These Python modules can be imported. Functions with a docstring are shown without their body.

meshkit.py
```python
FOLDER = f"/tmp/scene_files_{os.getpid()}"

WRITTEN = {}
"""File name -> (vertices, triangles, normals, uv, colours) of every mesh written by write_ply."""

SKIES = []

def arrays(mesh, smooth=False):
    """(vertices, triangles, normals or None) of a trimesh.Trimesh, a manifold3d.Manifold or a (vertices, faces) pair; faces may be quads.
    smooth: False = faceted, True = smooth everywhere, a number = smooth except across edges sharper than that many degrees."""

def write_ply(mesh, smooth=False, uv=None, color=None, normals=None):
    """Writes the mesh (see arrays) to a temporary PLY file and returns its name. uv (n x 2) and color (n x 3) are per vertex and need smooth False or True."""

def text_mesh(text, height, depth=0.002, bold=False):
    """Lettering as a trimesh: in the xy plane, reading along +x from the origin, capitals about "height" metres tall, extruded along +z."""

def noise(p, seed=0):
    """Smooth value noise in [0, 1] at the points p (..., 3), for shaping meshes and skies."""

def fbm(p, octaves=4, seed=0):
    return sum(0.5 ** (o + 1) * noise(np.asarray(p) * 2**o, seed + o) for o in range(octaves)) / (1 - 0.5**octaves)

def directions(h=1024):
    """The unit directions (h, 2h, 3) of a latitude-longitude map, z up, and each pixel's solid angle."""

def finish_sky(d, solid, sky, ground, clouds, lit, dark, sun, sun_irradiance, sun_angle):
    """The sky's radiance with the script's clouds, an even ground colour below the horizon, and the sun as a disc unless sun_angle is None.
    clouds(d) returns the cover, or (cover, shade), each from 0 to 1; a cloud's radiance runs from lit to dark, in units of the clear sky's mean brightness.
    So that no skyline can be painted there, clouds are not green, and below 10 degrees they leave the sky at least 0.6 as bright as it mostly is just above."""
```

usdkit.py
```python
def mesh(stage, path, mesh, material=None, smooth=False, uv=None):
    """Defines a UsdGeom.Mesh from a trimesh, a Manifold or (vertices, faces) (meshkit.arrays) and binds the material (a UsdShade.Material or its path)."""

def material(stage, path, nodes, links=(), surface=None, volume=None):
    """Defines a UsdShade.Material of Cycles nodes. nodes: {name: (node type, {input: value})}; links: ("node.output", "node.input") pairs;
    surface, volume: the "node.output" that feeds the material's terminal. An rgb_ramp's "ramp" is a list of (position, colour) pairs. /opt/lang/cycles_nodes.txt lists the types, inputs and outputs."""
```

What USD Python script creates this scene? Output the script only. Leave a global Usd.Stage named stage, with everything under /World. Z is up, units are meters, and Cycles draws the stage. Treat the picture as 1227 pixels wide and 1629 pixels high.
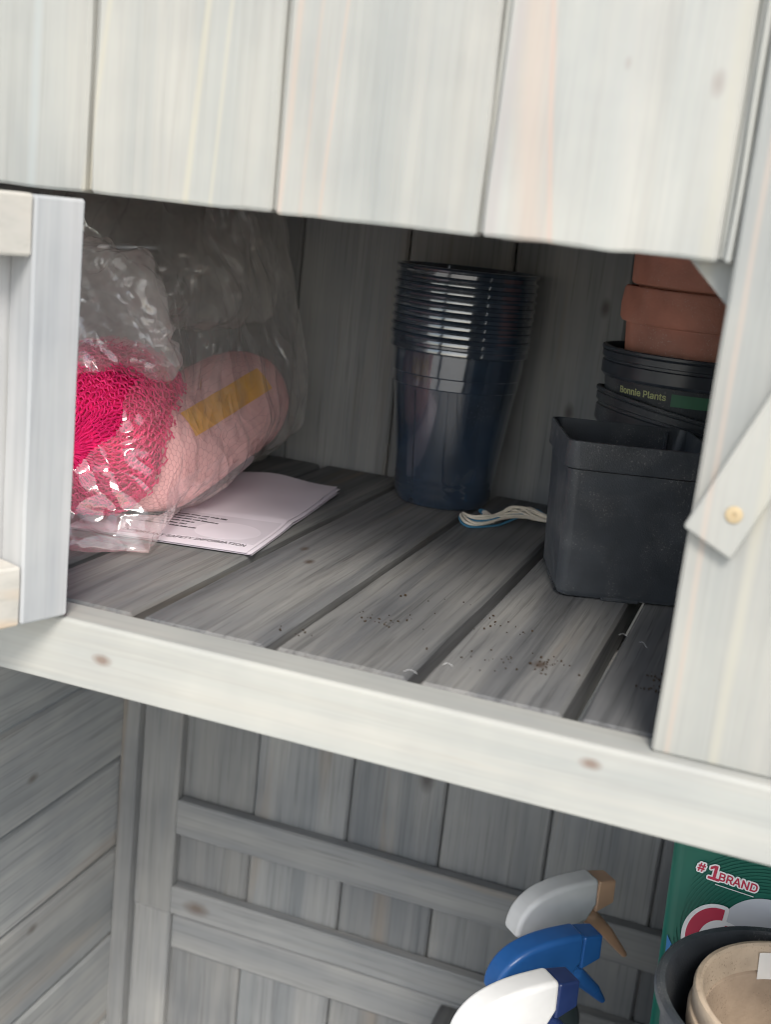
import math, random
import numpy as np, trimesh, usdkit, meshkit
import manifold3d as m3
from shapely.geometry import Polygon, Point, box as sbox, LineString
from shapely.ops import unary_union
from shapely import affinity
from pxr import Usd, UsdGeom, UsdLux, UsdShade, Gf, Sdf

random.seed(7); rng = np.random.default_rng(7)
stage = Usd.Stage.CreateInMemory()
UsdGeom.SetStageUpAxis(stage, UsdGeom.Tokens.z); UsdGeom.SetStageMetersPerUnit(stage, 1.0)
world = UsdGeom.Xform.Define(stage, '/World'); stage.SetDefaultPrim(world.GetPrim())
UsdGeom.Scope.Define(stage, '/World/Looks')

# ------------------------------------------------------------------ camera, sky, sun, exposure
EXPOSURE = 1.15
SUN_EL, SUN_AZ = math.radians(43), math.radians(158)      # azimuth = atan2(x, y) of the direction to the sun
SUN_I, SKY_I = 0.4, 0.12
RIGHT, UP, FWD = (0.93462, 0.33985, 0.10483), (-0.17700, 0.18880, 0.96593), (-0.30848, 0.92134, -0.23660)
cam = UsdGeom.Camera.Define(stage, '/World/camera')
M = Gf.Matrix4d(*RIGHT, 0, *UP, 0, *[-a for a in FWD], 0, 0.0, -0.6125, 1.15, 1)
cam.AddTransformOp().Set(M)
cam.CreateHorizontalApertureAttr(36.0); cam.CreateVerticalApertureAttr(36.0 * 1024 / 772)
cam.CreateFocalLengthAttr(36.0 * 1914.7 / 1227); cam.CreateFStopAttr(9.0); cam.CreateFocusDistanceAttr(0.89)
cam.CreateClippingRangeAttr(Gf.Vec2f(0.01, 500)); cam.CreateExposureAttr(EXPOSURE)

dome = UsdLux.DomeLight.Define(stage, '/World/sky')
sky_m = usdkit.material(stage, '/World/Looks/sky', {
    'sky': ('sky_texture', {'sky_type': 'single_scattering', 'sun_disc': False, 'sun_elevation': SUN_EL, 'sun_rotation': SUN_AZ}),
    'tc': ('texture_coordinate', {}), 'n': ('noise_texture', {'scale': 2.2, 'detail': 6.0}),
    'r': ('rgb_ramp', {'ramp': [(0.32, (0.10,) * 3), (0.64, (0.80,) * 3)]}),
    'bw': ('rgb_to_bw', {}), 'wh': ('mix_color', {'blend_type': 'multiply', 'fac': 1.0, 'b': (1.45, 1.42, 1.36), 'use_clamp': False}),
    'mx': ('mix_color', {'use_clamp': False}), 'b': ('background_shader', {'strength': SKY_I})},
    [('tc.generated', 'n.vector'), ('n.fac', 'r.fac'), ('sky.color', 'bw.color'), ('bw.val', 'wh.a'), ('r.color', 'mx.fac'),
     ('sky.color', 'mx.a'), ('wh.result', 'mx.b'), ('mx.result', 'b.color')], surface='b.background')
UsdShade.MaterialBindingAPI.Apply(dome.GetPrim()).Bind(sky_m)
dome.GetPrim().SetCustomDataByKey('kind', 'structure')
sun = UsdLux.DistantLight.Define(stage, '/World/sun')
sun.CreateIntensityAttr(SUN_I); sun.CreateAngleAttr(18.0); sun.CreateColorAttr(Gf.Vec3f(1.0, 0.945, 0.87)); sun.CreateNormalizeAttr(True)
sd = (math.sin(SUN_AZ) * math.cos(SUN_EL), math.cos(SUN_AZ) * math.cos(SUN_EL), math.sin(SUN_EL))
sun.AddTransformOp().Set(Gf.Matrix4d(Gf.Rotation(Gf.Vec3d(0, 0, 1), Gf.Vec3d(*sd)), Gf.Vec3d(0, 0, 0)))

# ------------------------------------------------------------------ helpers
used = {}
def path_for(parent, name):
    base = parent.GetPath() if parent else Sdf.Path('/World')
    k = used.get((str(base), name), 0); used[(str(base), name)] = k + 1
    return str(base.AppendChild(name if k == 0 else f'{name}_{k:03d}'))
def tag(p, label=None, cat=None, group=None, kind=None):
    for k, v in (('label', label), ('category', cat), ('group', group), ('kind', kind)):
        if v: p.SetCustomDataByKey(k, v)
    return p
def thing(name, label, cat, loc=(0, 0, 0), rotz=0.0, group=None, parent=None, rot=None):
    x = UsdGeom.Xform.Define(stage, path_for(parent, name))
    x.AddTranslateOp().Set(Gf.Vec3d(*loc))
    if rot is not None: x.AddRotateXYZOp().Set(Gf.Vec3f(*rot))
    elif rotz: x.AddRotateZOp().Set(rotz)
    return tag(x.GetPrim(), label, cat, group)
def obj(name, mesh, mat, parent=None, smooth=False, label=None):
    p = usdkit.mesh(stage, path_for(parent, name), mesh, MAT[mat], smooth=smooth).GetPrim()
    if label: p.SetCustomDataByKey('label', label)
    return p
def cbox(lo, hi, c=0.0015):
    lo, hi = np.array(lo, float), np.array(hi, float); ctr, h = (lo + hi) / 2, (hi - lo) / 2; c = min(c, h.min() * 0.6); pts = []
    for s in np.ndindex(2, 2, 2):
        s = np.array(s) * 2 - 1
        for k in range(3):
            q = h - c; q[k] = h[k]; pts.append(ctr + s * q)
    return trimesh.convex.convex_hull(np.array(pts))
def cat(*ms): return trimesh.util.concatenate(list(ms))
def xf(mesh, R=None, t=(0, 0, 0)):
    m = mesh.copy(); v = m.vertices @ np.array(R).T if R is not None else m.vertices
    m.vertices = v + np.array(t); return m
def lathe(profile, n=64, a0=0.0):
    """closed lathe of (r, z) points; the profile is a loop or ends on the axis"""
    pr = np.array(profile, float); k = len(pr); a = a0 + np.linspace(0, 2 * np.pi, n, endpoint=False)
    v = np.stack([np.outer(np.cos(a), pr[:, 0]), np.outer(np.sin(a), pr[:, 0]), np.tile(pr[:, 1], (n, 1))], -1).reshape(-1, 3)
    f = []
    for i in range(n):
        j = (i + 1) % n
        for q in range(k):
            r = (q + 1) % k
            if q == k - 1 and pr[q, 0] < 1e-6 and pr[r, 0] < 1e-6: continue
            f += [[i * k + q, j * k + q, j * k + r], [i * k + q, j * k + r, i * k + r]]
    m = trimesh.Trimesh(v, f, process=False); m.merge_vertices(); m.update_faces(m.nondegenerate_faces()); m.fix_normals(); return m
def tube(points, r, n=8):
    P = np.array(points, float); T = np.gradient(P, axis=0); T /= np.linalg.norm(T, axis=1, keepdims=True)
    ref = np.array([0, 0, 1.0]) if abs(T[:, 2]).mean() < .8 else np.array([1.0, 0, 0])
    A = np.cross(T, ref); A /= np.linalg.norm(A, axis=1, keepdims=True); B = np.cross(T, A); r = np.broadcast_to(r, len(P))
    a = np.linspace(0, 2 * np.pi, n, endpoint=False)
    v = (P[:, None] + r[:, None, None] * (np.cos(a)[None, :, None] * A[:, None] + np.sin(a)[None, :, None] * B[:, None])).reshape(-1, 3)
    f = []
    for i in range(len(P) - 1):
        for j in range(n):
            k = (j + 1) % n; f += [[i * n + j, i * n + k, (i + 1) * n + k], [i * n + j, (i + 1) * n + k, (i + 1) * n + j]]
    e = (len(P) - 1) * n
    f += [[0, j + 1, j] for j in range(1, n - 1)] + [[e, e + j, e + j + 1] for j in range(1, n - 1)]
    m = trimesh.Trimesh(v, f, process=False); m.fix_normals(); return m
def sph(c, r, n=20): return m3.Manifold.sphere(r, n).translate(tuple(map(float, c)))
def hull(*s): return m3.Manifold.batch_hull([sph(c, r) for c, r in s])
def tm(man):
    g = man.to_mesh(); return trimesh.Trimesh(np.array(g.vert_properties[:, :3]), np.array(g.tri_verts), process=False)
def outline(mesh):
    n = mesh.face_normals[:, 2] > .5
    return unary_union([Polygon(t[:, :2]).buffer(1e-6) for t in mesh.triangles[n]])
def plate(poly, t):
    gs = [g for g in getattr(poly, 'geoms', [poly]) if g.geom_type == 'Polygon' and g.area > 1e-9]
    return cat(*[trimesh.creation.extrude_polygon(g, t, engine='earcut') for g in gs])

# ------------------------------------------------------------------ materials
MAT = {}
def M_(name, nodes, links, surface, volume=None): MAT[name] = usdkit.material(stage, '/World/Looks/' + name, nodes, links, surface=surface, volume=volume)
def plain(name, col, rough=0.5, spec=0.5, bump=0.0, bscale=400., var=0.12, vscale=30., dust=0.0, dustcol=(.30, .29, .27), **kw):
    """a surface with slight tone and gloss variation"""
    n = {'g': ('geometry', {}), 'n': ('noise_texture', {'scale': vscale, 'detail': 5.0}),
         'r': ('rgb_ramp', {'ramp': [(0.3, tuple(c * (1 - var) for c in col)), (0.7, tuple(min(1, c * (1 + var)) for c in col))]}),
         'rr': ('map_range', {'from_min': 0.3, 'from_max': 0.7, 'to_min': rough * .85, 'to_max': min(1, rough * 1.15)}),
         'p': ('principled_bsdf', {'specular_ior_level': spec, **kw})}
    l = [('g.position', 'n.vector'), ('n.fac', 'r.fac'), ('r.color', 'p.base_color'), ('n.fac', 'rr.value'), ('rr.result', 'p.roughness')]
    if bump:
        n['nb'] = ('noise_texture', {'scale': bscale, 'detail': 3.0}); n['b'] = ('bump', {'strength': 1.0, 'distance': bump})
        l += [('g.position', 'nb.vector'), ('nb.fac', 'b.height'), ('b.normal', 'p.normal')]
    if dust:                                                # dried splashes and grit: small pale specks in drifts
        n['d1'] = ('noise_texture', {'scale': 650., 'detail': 2.0}); n['d2'] = ('noise_texture', {'scale': 28., 'detail': 4.0, 'distortion': .6})
        n['e1'] = ('map_range', {'from_min': .60, 'from_max': .70, 'to_min': 0., 'to_max': 1., 'clamp': True}); n['e2'] = ('map_range', {'from_min': .45, 'from_max': .70, 'to_min': .05, 'to_max': 1., 'clamp': True})
        n['em'] = ('math', {'math_type': 'multiply_add', 'value3': 0.0}); n['es'] = ('math', {'math_type': 'multiply_add', 'value1': dust}); n['e3'] = ('math', {'math_type': 'multiply', 'value2': .22 * dust}); n['dm'] = ('mix_color', {'b': dustcol})
        l = [q for q in l if q[1] != 'p.base_color'] + [('g.position', 'd1.vector'), ('g.position', 'd2.vector'), ('d1.fac', 'e1.value'), ('d2.fac', 'e2.value'), ('e1.result', 'em.value1'), ('e2.result', 'em.value2'),
             ('e2.result', 'e3.value1'), ('em.value', 'es.value2'), ('e3.value', 'es.value3'), ('es.value', 'dm.fac'), ('r.color', 'dm.a'), ('dm.result', 'p.base_color')]
    M_(name, n, l, 'p.BSDF')
def wood(name, axis, dark, mid, light, tan, knots=(), stripes=(), rough=0.62, tan_at=0.60, rotz=0.0, fine=.14, bump=.5, lines=0.0, knot=(.22, .15, .12)):
    """grey-washed softwood: the grain runs along the axis"""
    def sc(across, along): return tuple(along if k == axis else across for k in range(3))
    n = {'g': ('geometry', {}), 'o': ('object_info', {}), 'os': ('vector_math', {'math_type': 'scale', 'vector1': (3.1, 5.7, 4.3)}),
         'ad': ('vector_math', {'math_type': 'add'}),
         'm1': ('mapping', {'scale': sc(30, 1.6), 'rotation': (0, 0, rotz)}), 'n1': ('noise_texture', {'scale': 1.0, 'detail': 4.0, 'distortion': 0.6, 'roughness': .55}),
         'm2': ('mapping', {'scale': sc(190, 5.0), 'rotation': (0, 0, rotz)}), 'n2': ('noise_texture', {'scale': 1.0, 'detail': 5.0, 'roughness': .65, 'distortion': .4}),
         'm3': ('mapping', {'scale': sc(16, 1.1), 'rotation': (0, 0, rotz)}), 'n3': ('noise_texture', {'scale': 1.0, 'detail': 3.0, 'distortion': 1.2}),
         'n4': ('noise_texture', {'scale': 9.0, 'detail': 5.0}),
         'r1': ('rgb_ramp', {'ramp': [(0.30, dark), (0.45, mid), (0.62, light), (0.72, mid)]}),
         'rt': ('rgb_ramp', {'ramp': [(tan_at, (0, 0, 0)), (tan_at + .11, (.85,) * 3)]}),
         'mt': ('mix_color', {'b': tan}),
         'r2': ('rgb_ramp', {'ramp': [(0.28, (1 - fine * 1.6,) * 3), (0.5, (1, 1, 1)), (0.75, (1 + fine * .7,) * 3)]}),
         'mf': ('mix_color', {'blend_type': 'multiply', 'fac': 1.0, 'use_clamp': False}),
         'r4': ('rgb_ramp', {'ramp': [(0.3, (.84, .85, .87)), (0.65, (1.06, 1.05, 1.03))]}),
         'mp': ('mix_color', {'blend_type': 'multiply', 'fac': 1.0, 'use_clamp': False}),
         'orr': ('map_range', {'from_min': 0, 'from_max': 1, 'to_min': .86, 'to_max': 1.1}),
         'mo': ('mix_color', {'blend_type': 'multiply', 'fac': 1.0, 'use_clamp': False}),
         'ba': ('math', {'math_type': 'multiply_add', 'value2': 0.5}),
         'b': ('bump', {'strength': bump, 'distance': 0.0012}), 'p': ('principled_bsdf', {'roughness': rough, 'specular_ior_level': 0.35})}
    l = [('o.random', 'os.scale'), ('g.position', 'ad.vector1'), ('os.vector', 'ad.vector2')]
    for k in '123': l += [('ad.vector', f'm{k}.vector'), (f'm{k}.vector', f'n{k}.vector')]
    l += [('ad.vector', 'n4.vector'), ('n1.fac', 'r1.fac'), ('n3.fac', 'rt.fac'), ('rt.color', 'mt.fac'), ('r1.color', 'mt.a'), ('n2.fac', 'r2.fac'),
          ('mt.result', 'mf.a'), ('r2.color', 'mf.b'), ('n4.fac', 'r4.fac'), ('mf.result', 'mp.a'), ('r4.color', 'mp.b'),
          ('o.random', 'orr.value'), ('mp.result', 'mo.a'), ('orr.result', 'mo.b'),
          ('n2.fac', 'ba.value1'), ('n1.fac', 'ba.value3'), ('ba.value', 'b.height'), ('b.normal', 'p.normal')]
    out = 'mo.result'
    if lines:                                               # crisp dark fibre lines of the weathered face
        n['m5'] = ('mapping', {'scale': sc(330, 7.0)}); n['n5'] = ('noise_texture', {'scale': 1.0, 'detail': 2.0, 'roughness': .7, 'distortion': .3})
        n['r5'] = ('rgb_ramp', {'ramp': [(.36, (1 - lines,) * 3), (.43, (1, 1, 1))]}); n['ml'] = ('mix_color', {'blend_type': 'multiply', 'fac': 1.0})
        l += [('ad.vector', 'm5.vector'), ('m5.vector', 'n5.vector'), ('n5.fac', 'r5.fac'), (out, 'ml.a'), ('r5.color', 'ml.b')]; out = 'ml.result'
    for i, (kx, ky, kz, rad) in enumerate(knots):
        a = f'k{i}'
        st = tuple(0.55 if k == axis else 1.0 for k in range(3))
        n[a + 's'] = ('vector_math', {'math_type': 'subtract', 'vector2': (kx, ky, kz)})
        n[a + 'm'] = ('vector_math', {'math_type': 'multiply', 'vector2': st})
        n[a + 'n'] = ('noise_texture', {'scale': 160., 'detail': 3.0}); n[a + 'l'] = ('vector_math', {'math_type': 'length'})
        n[a + 'w'] = ('math', {'math_type': 'multiply_add', 'value2': rad * .5})
        n[a + 'r'] = ('map_range', {'from_min': rad * .75, 'from_max': rad * 2.3, 'to_min': 1.0, 'to_max': 0.0, 'clamp': True})
        n[a + 'c'] = ('mix_color', {'b': knot})
        l += [('g.position', a + 's.vector1'), (a + 's.vector', a + 'm.vector1'), (a + 'm.vector', a + 'l.vector1'), ('g.position', a + 'n.vector'),
              (a + 'n.fac', a + 'w.value1'), (a + 'l.value', a + 'w.value3'), (a + 'w.value', a + 'r.value'), (a + 'r.result', a + 'c.fac'), (out, a + 'c.a')]
        out = a + 'c.result'
    if stripes:
        n['sx'] = ('separate_xyz', {}); l.append(('g.position', 'sx.vector'))
    for i, (x0, slant, wd, colr, amt) in enumerate(stripes):            # heartwood streaks: x0 at z = 1.2, drifting with z
        a = f's{i}'
        n[a + 'z'] = ('math', {'math_type': 'multiply_add', 'value2': -slant, 'value3': 1.2 * slant - x0}); n[a + 'd'] = ('math', {'math_type': 'add'})
        n[a + 'm'] = ('mapping', {'scale': (25, 25, 9), 'location': (i * 3.1, 0, 0)}); n[a + 'n'] = ('noise_texture', {'scale': 1.0, 'detail': 3.0}); n[a + 'w'] = ('math', {'math_type': 'multiply_add', 'value2': wd * 1.6, 'value3': -wd * .8})
        n[a + 'e'] = ('math', {'math_type': 'add'}); n[a + 'a'] = ('math', {'math_type': 'absolute'})
        n[a + 'r'] = ('map_range', {'from_min': wd * .25, 'from_max': wd * 1.35, 'to_min': amt, 'to_max': 0.0, 'clamp': True}); n[a + 'c'] = ('mix_color', {'b': colr})
        l += [('sx.z', a + 'z.value1'), (a + 'z.value', a + 'd.value1'), ('sx.x', a + 'd.value2'), ('g.position', a + 'm.vector'), (a + 'm.vector', a + 'n.vector'), ('%sn.fac' % a, a + 'w.value1'),
              (a + 'd.value', a + 'e.value1'), (a + 'w.value', a + 'e.value2'), (a + 'e.value', a + 'a.value1'), (a + 'a.value', a + 'r.value'), (a + 'r.result', a + 'c.fac'), (out, a + 'c.a')]
        out = a + 'c.result'
    l += [(out, 'p.base_color')]
    M_(name, n, l, 'p.BSDF')
OUT = dict(dark=(.297, .307, .294), mid=(.325, .331, .313), light=(.36, .355, .328), tan=(.385, .34, .28), fine=.065, bump=.25, tan_at=.66)
PE, CR = (.42, .325, .265), (.385, .365, .30)
wood('wood_front', 2, knots=[(-.062, -.018, 1.225, .0022), (-.1042, -.018, 1.2313, .0012)], knot=(.27, .25, .23), stripes=[(-.1455, -.11, .0088, PE, .50), (-.137, -.12, .0016, (.46, .30, .23), .4), (-.329, .07, .0022, CR, .8), (-.3150, .05, .0014, CR, .6), (-.2745, .03, .0020, PE, .5), (-.2625, .03, .0012, PE, .35), (-.2500, .05, .0011, PE, .5), (-.3905, .10, .0020, CR, .7), (-.1600, .02, .0040, (.33, .30, .29), .55), (-.0550, .0, .004, CR, .4), (-.0335, .0, .0016, PE, .4), (-.010, .0, .003, CR, .5), (-.43, .0, .003, (.33, .36, .36), .5)], **OUT)
wood('wood_rail', 0, knots=[(-.3608, -.0305, .8796, .0022), (-.0695, -.0305, .8895, .0020)], knot=(.20, .155, .13), **OUT)
wood('wood_door', 2, dark=(.31, .32, .33), mid=(.385, .395, .40), light=(.46, .46, .46), tan=(.45, .44, .41), tan_at=.68, fine=.06, bump=.25)
wood('wood_door_rail', 1, dark=(.40, .385, .35), mid=(.45, .435, .40), light=(.49, .46, .41), tan=(.48, .38, .28), tan_at=.5, fine=.06, bump=.25)
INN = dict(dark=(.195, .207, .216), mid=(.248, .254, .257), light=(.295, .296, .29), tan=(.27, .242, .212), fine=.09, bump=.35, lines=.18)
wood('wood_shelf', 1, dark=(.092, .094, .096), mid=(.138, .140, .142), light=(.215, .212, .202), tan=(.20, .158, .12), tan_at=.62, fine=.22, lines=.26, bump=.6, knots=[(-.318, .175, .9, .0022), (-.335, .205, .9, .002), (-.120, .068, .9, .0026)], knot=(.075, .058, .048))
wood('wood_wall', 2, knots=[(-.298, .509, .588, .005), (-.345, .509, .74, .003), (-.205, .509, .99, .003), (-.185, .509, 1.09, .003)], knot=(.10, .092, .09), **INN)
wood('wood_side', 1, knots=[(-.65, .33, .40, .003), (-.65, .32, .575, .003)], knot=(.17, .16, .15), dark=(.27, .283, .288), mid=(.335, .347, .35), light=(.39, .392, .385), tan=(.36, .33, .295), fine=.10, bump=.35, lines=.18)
wood('wood_batten', 0, knots=[(-.545, .495, .366, .0055)], knot=(.15, .125, .11), **INN)
wood('wood_post', 2, **INN)
plain('brass', (.42, .33, .20), rough=.6, metallic=0.2)
plain('dark_gap', (.05, .05, .05), rough=.8)
plain('paving', (.50, .49, .46), rough=.85, bump=.002, bscale=60., vscale=3.)
plain('black_gloss', (.013, .021, .034), rough=.16, spec=1.0, bump=.00004, bscale=300., var=.3, coat_weight=.9, coat_roughness=.06, coat_ior=1.7, dust=.12)
plain('black_matte', (.032, .037, .044), rough=.45, spec=.5, bump=.00025, bscale=900., var=.2, vscale=45., dust=.45)
plain('black_rim', (.030, .035, .044), rough=.33, spec=.5, var=.2)
plain('terracotta', (.47, .205, .150), rough=.7, spec=.25, bump=.0003, bscale=500., var=.26, vscale=22., dust=.55, dustcol=(.50, .40, .36))
plain('label_green', (.06, .17, .10), rough=.55)
plain('label_cream', (.42, .45, .22), rough=.6)
plain('paper', (.70, .645, .70), rough=.65, spec=.2, var=.03)
plain('paper_grey', (.61, .56, .61), rough=.65, spec=.2, var=.03)
plain('ink', (.10, .09, .10), rough=.7, spec=.1)
plain('rope_cream', (.66, .60, .50), rough=.85, spec=.15, bump=.0004, bscale=900.)
plain('rope_blue', (.06, .19, .30), rough=.85, spec=.15, bump=.0004, bscale=900.)
plain('box_green', (.010, .105, .075), rough=.42, spec=.4, var=.08)
plain('print_white', (.72, .72, .73), rough=.5, var=.03)
plain('print_grey', (.50, .52, .56), rough=.5, var=.08, vscale=18.)
plain('print_red', (.42, .022, .06), rough=.5, var=.05)
plain('print_blue', (.03, .17, .42), rough=.5)
plain('clay_rim_lit', (.50, .40, .30), rough=.7, spec=.25, bump=.0003, bscale=350., var=.14, vscale=40., dust=.7, dustcol=(.12, .09, .06))  # paler copy of the pot clay: the light on the lip is painted in
plain('clay_beige', (.40, .31, .23), rough=.75, spec=.2, bump=.0004, bscale=350., var=.22, vscale=26., dust=.7, dustcol=(.09, .065, .045))
plain('sticker', (.72, .70, .66), rough=.6, var=.05)
plain('plastic_white', (.71, .71, .705), rough=.35, var=.05, vscale=40.)
plain('plastic_grey', (.26, .26, .28), rough=.4)
plain('plastic_peach', (.60, .38, .245), rough=.42, var=.08)
plain('plastic_blue', (.022, .11, .34), rough=.36, var=.08)
plain('plastic_navy', (.016, .030, .10), rough=.3, var=.1)
plain('bottle_body', (.045, .062, .066), rough=.35)
plain('soil', (.045, .032, .022), rough=.9, spec=.1)
plain('web', (.75, .75, .75), rough=.5)
plain('net_pink', (.85, .02, .17), rough=.5, var=.2, vscale=60., subsurface_weight=0.0)
plain('core_pink', (.62, .010, .10), rough=.7, var=.35, vscale=70., bump=.002, bscale=160.)
plain('net_pale', (.58, .26, .28), rough=.55, var=.1)
plain('core_pale', (.92, .50, .49), rough=.7, var=.10, vscale=22., bump=.0012, bscale=60.)
plain('band_yellow', (1.0, .43, .006), rough=.5, var=.12, vscale=50., bump=.001, bscale=120.)
for FN, BD, H0, H1, HF in (('film', .0034, .01, .11, .16), ('film_clear', .0016, .02, .13, .17), ('film_soft', .0030, .10, .26, .25)): M_(FN, {'g': ('geometry', {}), 'n': ('noise_texture', {'scale': 11., 'detail': 5.0}), 'nb': ('noise_texture', {'scale': 17., 'detail': 1.6, 'distortion': .9, 'type': 'ridged_multifractal', 'offset': 1.0, 'gain': 2.0, 'use_normalize': True}),
            'b': ('bump', {'strength': .8, 'distance': BD}), 'lw': ('layer_weight', {'blend': .35}), 'fw': ('layer_weight', {'blend': .5}), 'fp': ('math', {'math_type': 'power', 'value2': 3.6}), 'fr': ('math', {'math_type': 'multiply_add', 'value2': .75, 'value3': .075}),
            'r': ('map_range', {'from_min': .3, 'from_max': .7, 'to_min': H0, 'to_max': H1}), 'rf': ('math', {'math_type': 'multiply_add', 'value2': HF, 'use_clamp': True}),
            't': ('transparent_bsdf', {'color': (.99, .985, .98)}), 'd': ('diffuse_bsdf', {'color': (.93, .88, .84)}), 'tl': ('translucent_bsdf', {'color': (.93, .88, .84)}),
            'gl': ('glossy_bsdf', {'color': (1, 1, 1), 'roughness': .075}), 'dm': ('mix_closure', {'fac': .45}), 'hz': ('mix_closure', {}), 'o': ('mix_closure', {})},
   [('g.position', 'n.vector'), ('g.position', 'nb.vector'), ('nb.fac', 'b.height'), ('b.normal', 'gl.normal'), ('b.normal', 'fw.normal'), ('fw.facing', 'fp.value1'), ('fp.value', 'fr.value1'), ('b.normal', 'd.normal'),
    ('n.fac', 'r.value'), ('lw.facing', 'rf.value1'), ('r.result', 'rf.value3'), ('d.BSDF', 'dm.closure1'), ('tl.BSDF', 'dm.closure2'),
    ('t.BSDF', 'hz.closure1'), ('dm.closure', 'hz.closure2'), ('rf.value', 'hz.fac'), ('hz.closure', 'o.closure1'), ('gl.BSDF', 'o.closure2'), ('fr.value', 'o.fac')], 'o.closure')

# ------------------------------------------------------------------ setting: the paving under the cabinet
g = obj('ground', trimesh.creation.box(extents=(60, 60, .2), transform=trimesh.transformations.translation_matrix((0, 0, -.1))), 'paving'); tag(g, kind='structure')

# ------------------------------------------------------------------ the cabinet
cab = thing('garden_cabinet', 'grey-washed wooden garden cabinet with slatted shelf and open compartments', 'cabinet')
def group(name, parent=cab): return UsdGeom.Xform.Define(stage, path_for(parent, name)).GetPrim()
def rough_plank(lo, hi, axis, amp=.0005, seed=0, c=.0016):
    """a chamfered plank with saw-rough edges: finely cut along its length and width"""
    m = cbox(lo, hi, c); m = m.subdivide_to_size(.012); v = np.array(m.vertices)
    q = v * 60.0; q[:, axis] *= .35
    v += (np.stack([meshkit.noise(q + 17.3 * k + seed * 3.7, seed + k) for k in range(3)], 1) - .5) * 2 * amp
    return trimesh.Trimesh(v, m.faces, process=False)
# hanging front boards above the opening
up = group('upper_front')
ed = [-.755, -.640, -.516, -.3944, -.2801, -.1662, -.0478, -.0408]
for i in range(len(ed) - 1):
    dy = [.0, .0006, 0, .0018, .0, .0010, .0004, -.0012, .0, .0][i]
    obj('plank', rough_plank((ed[i] + .0017, -.0180 + dy, 1.1456), (ed[i + 1] - .0017, -.0020 + dy, 1.420), 2, .0009 if 3 <= i <= 7 else .0004, i), 'wood_front', up)
for i in range(1, len(ed) - 1):
    obj('tongue', cbox((ed[i] - .0014, -.0125, 1.1475), (ed[i] + .0014, -.0022, 1.419), .0003), 'wood_front', up)
obj('backing', cbox((-.66, -.0012, 1.165), (-.043, .003, 1.42), .0005), 'wood_wall', up)
# fixed front boards to the right of the opening, standing on the shelf edge behind the rail's lip
side = group('side_front')
for i, (a, b) in enumerate(((-.0415, .058), (.0602, .160), (.1622, .298))):
    obj('plank', rough_plank((a, -.0225, .9005), (b, -.0090, 1.42), 2, .0003, 20 + i), 'wood_front', side)
# diagonal strut with a brass screw
bd = np.array([math.cos(math.radians(67.3)), 0, math.sin(math.radians(67.3))]); bn = np.array([bd[2], 0, -bd[0]])
st = hull(*[((bd * s + bn * w + np.array([-.0444, -.0281, 1.0202]) + np.array([0, dy, 0])), .0022) for s, w in ((.0026 + .0, .0025), (.0010, .0255), (.30, .0025), (.30, .0255)) for dy in (0.0, .0030)])
strut = obj('strut', tm(st), 'wood_front', cab, smooth=30)
sc = lathe([(0, 0), (.0042, 0), (.0041, .0008), (.0036, .0012), (.0012, .0013), (.0010, .0007), (0, .0007)], 24)
obj('screw', xf(sc, [[1, 0, 0], [0, 0, -1], [0, 1, 0]], (-.0213, -.0303, 1.0309)), 'brass', strut, smooth=40)
# corner block behind the front boards
cb = trimesh.creation.extrude_polygon(Polygon([(-.072, 1.1535), (-.030, 1.1535), (-.030, 1.1135)]), .018, engine='earcut')
obj('corner_block', xf(cb, [[1, 0, 0], [0, 0, 1], [0, 1, 0]], (0, -.001, 0)), 'wood_front', cab)
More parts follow.
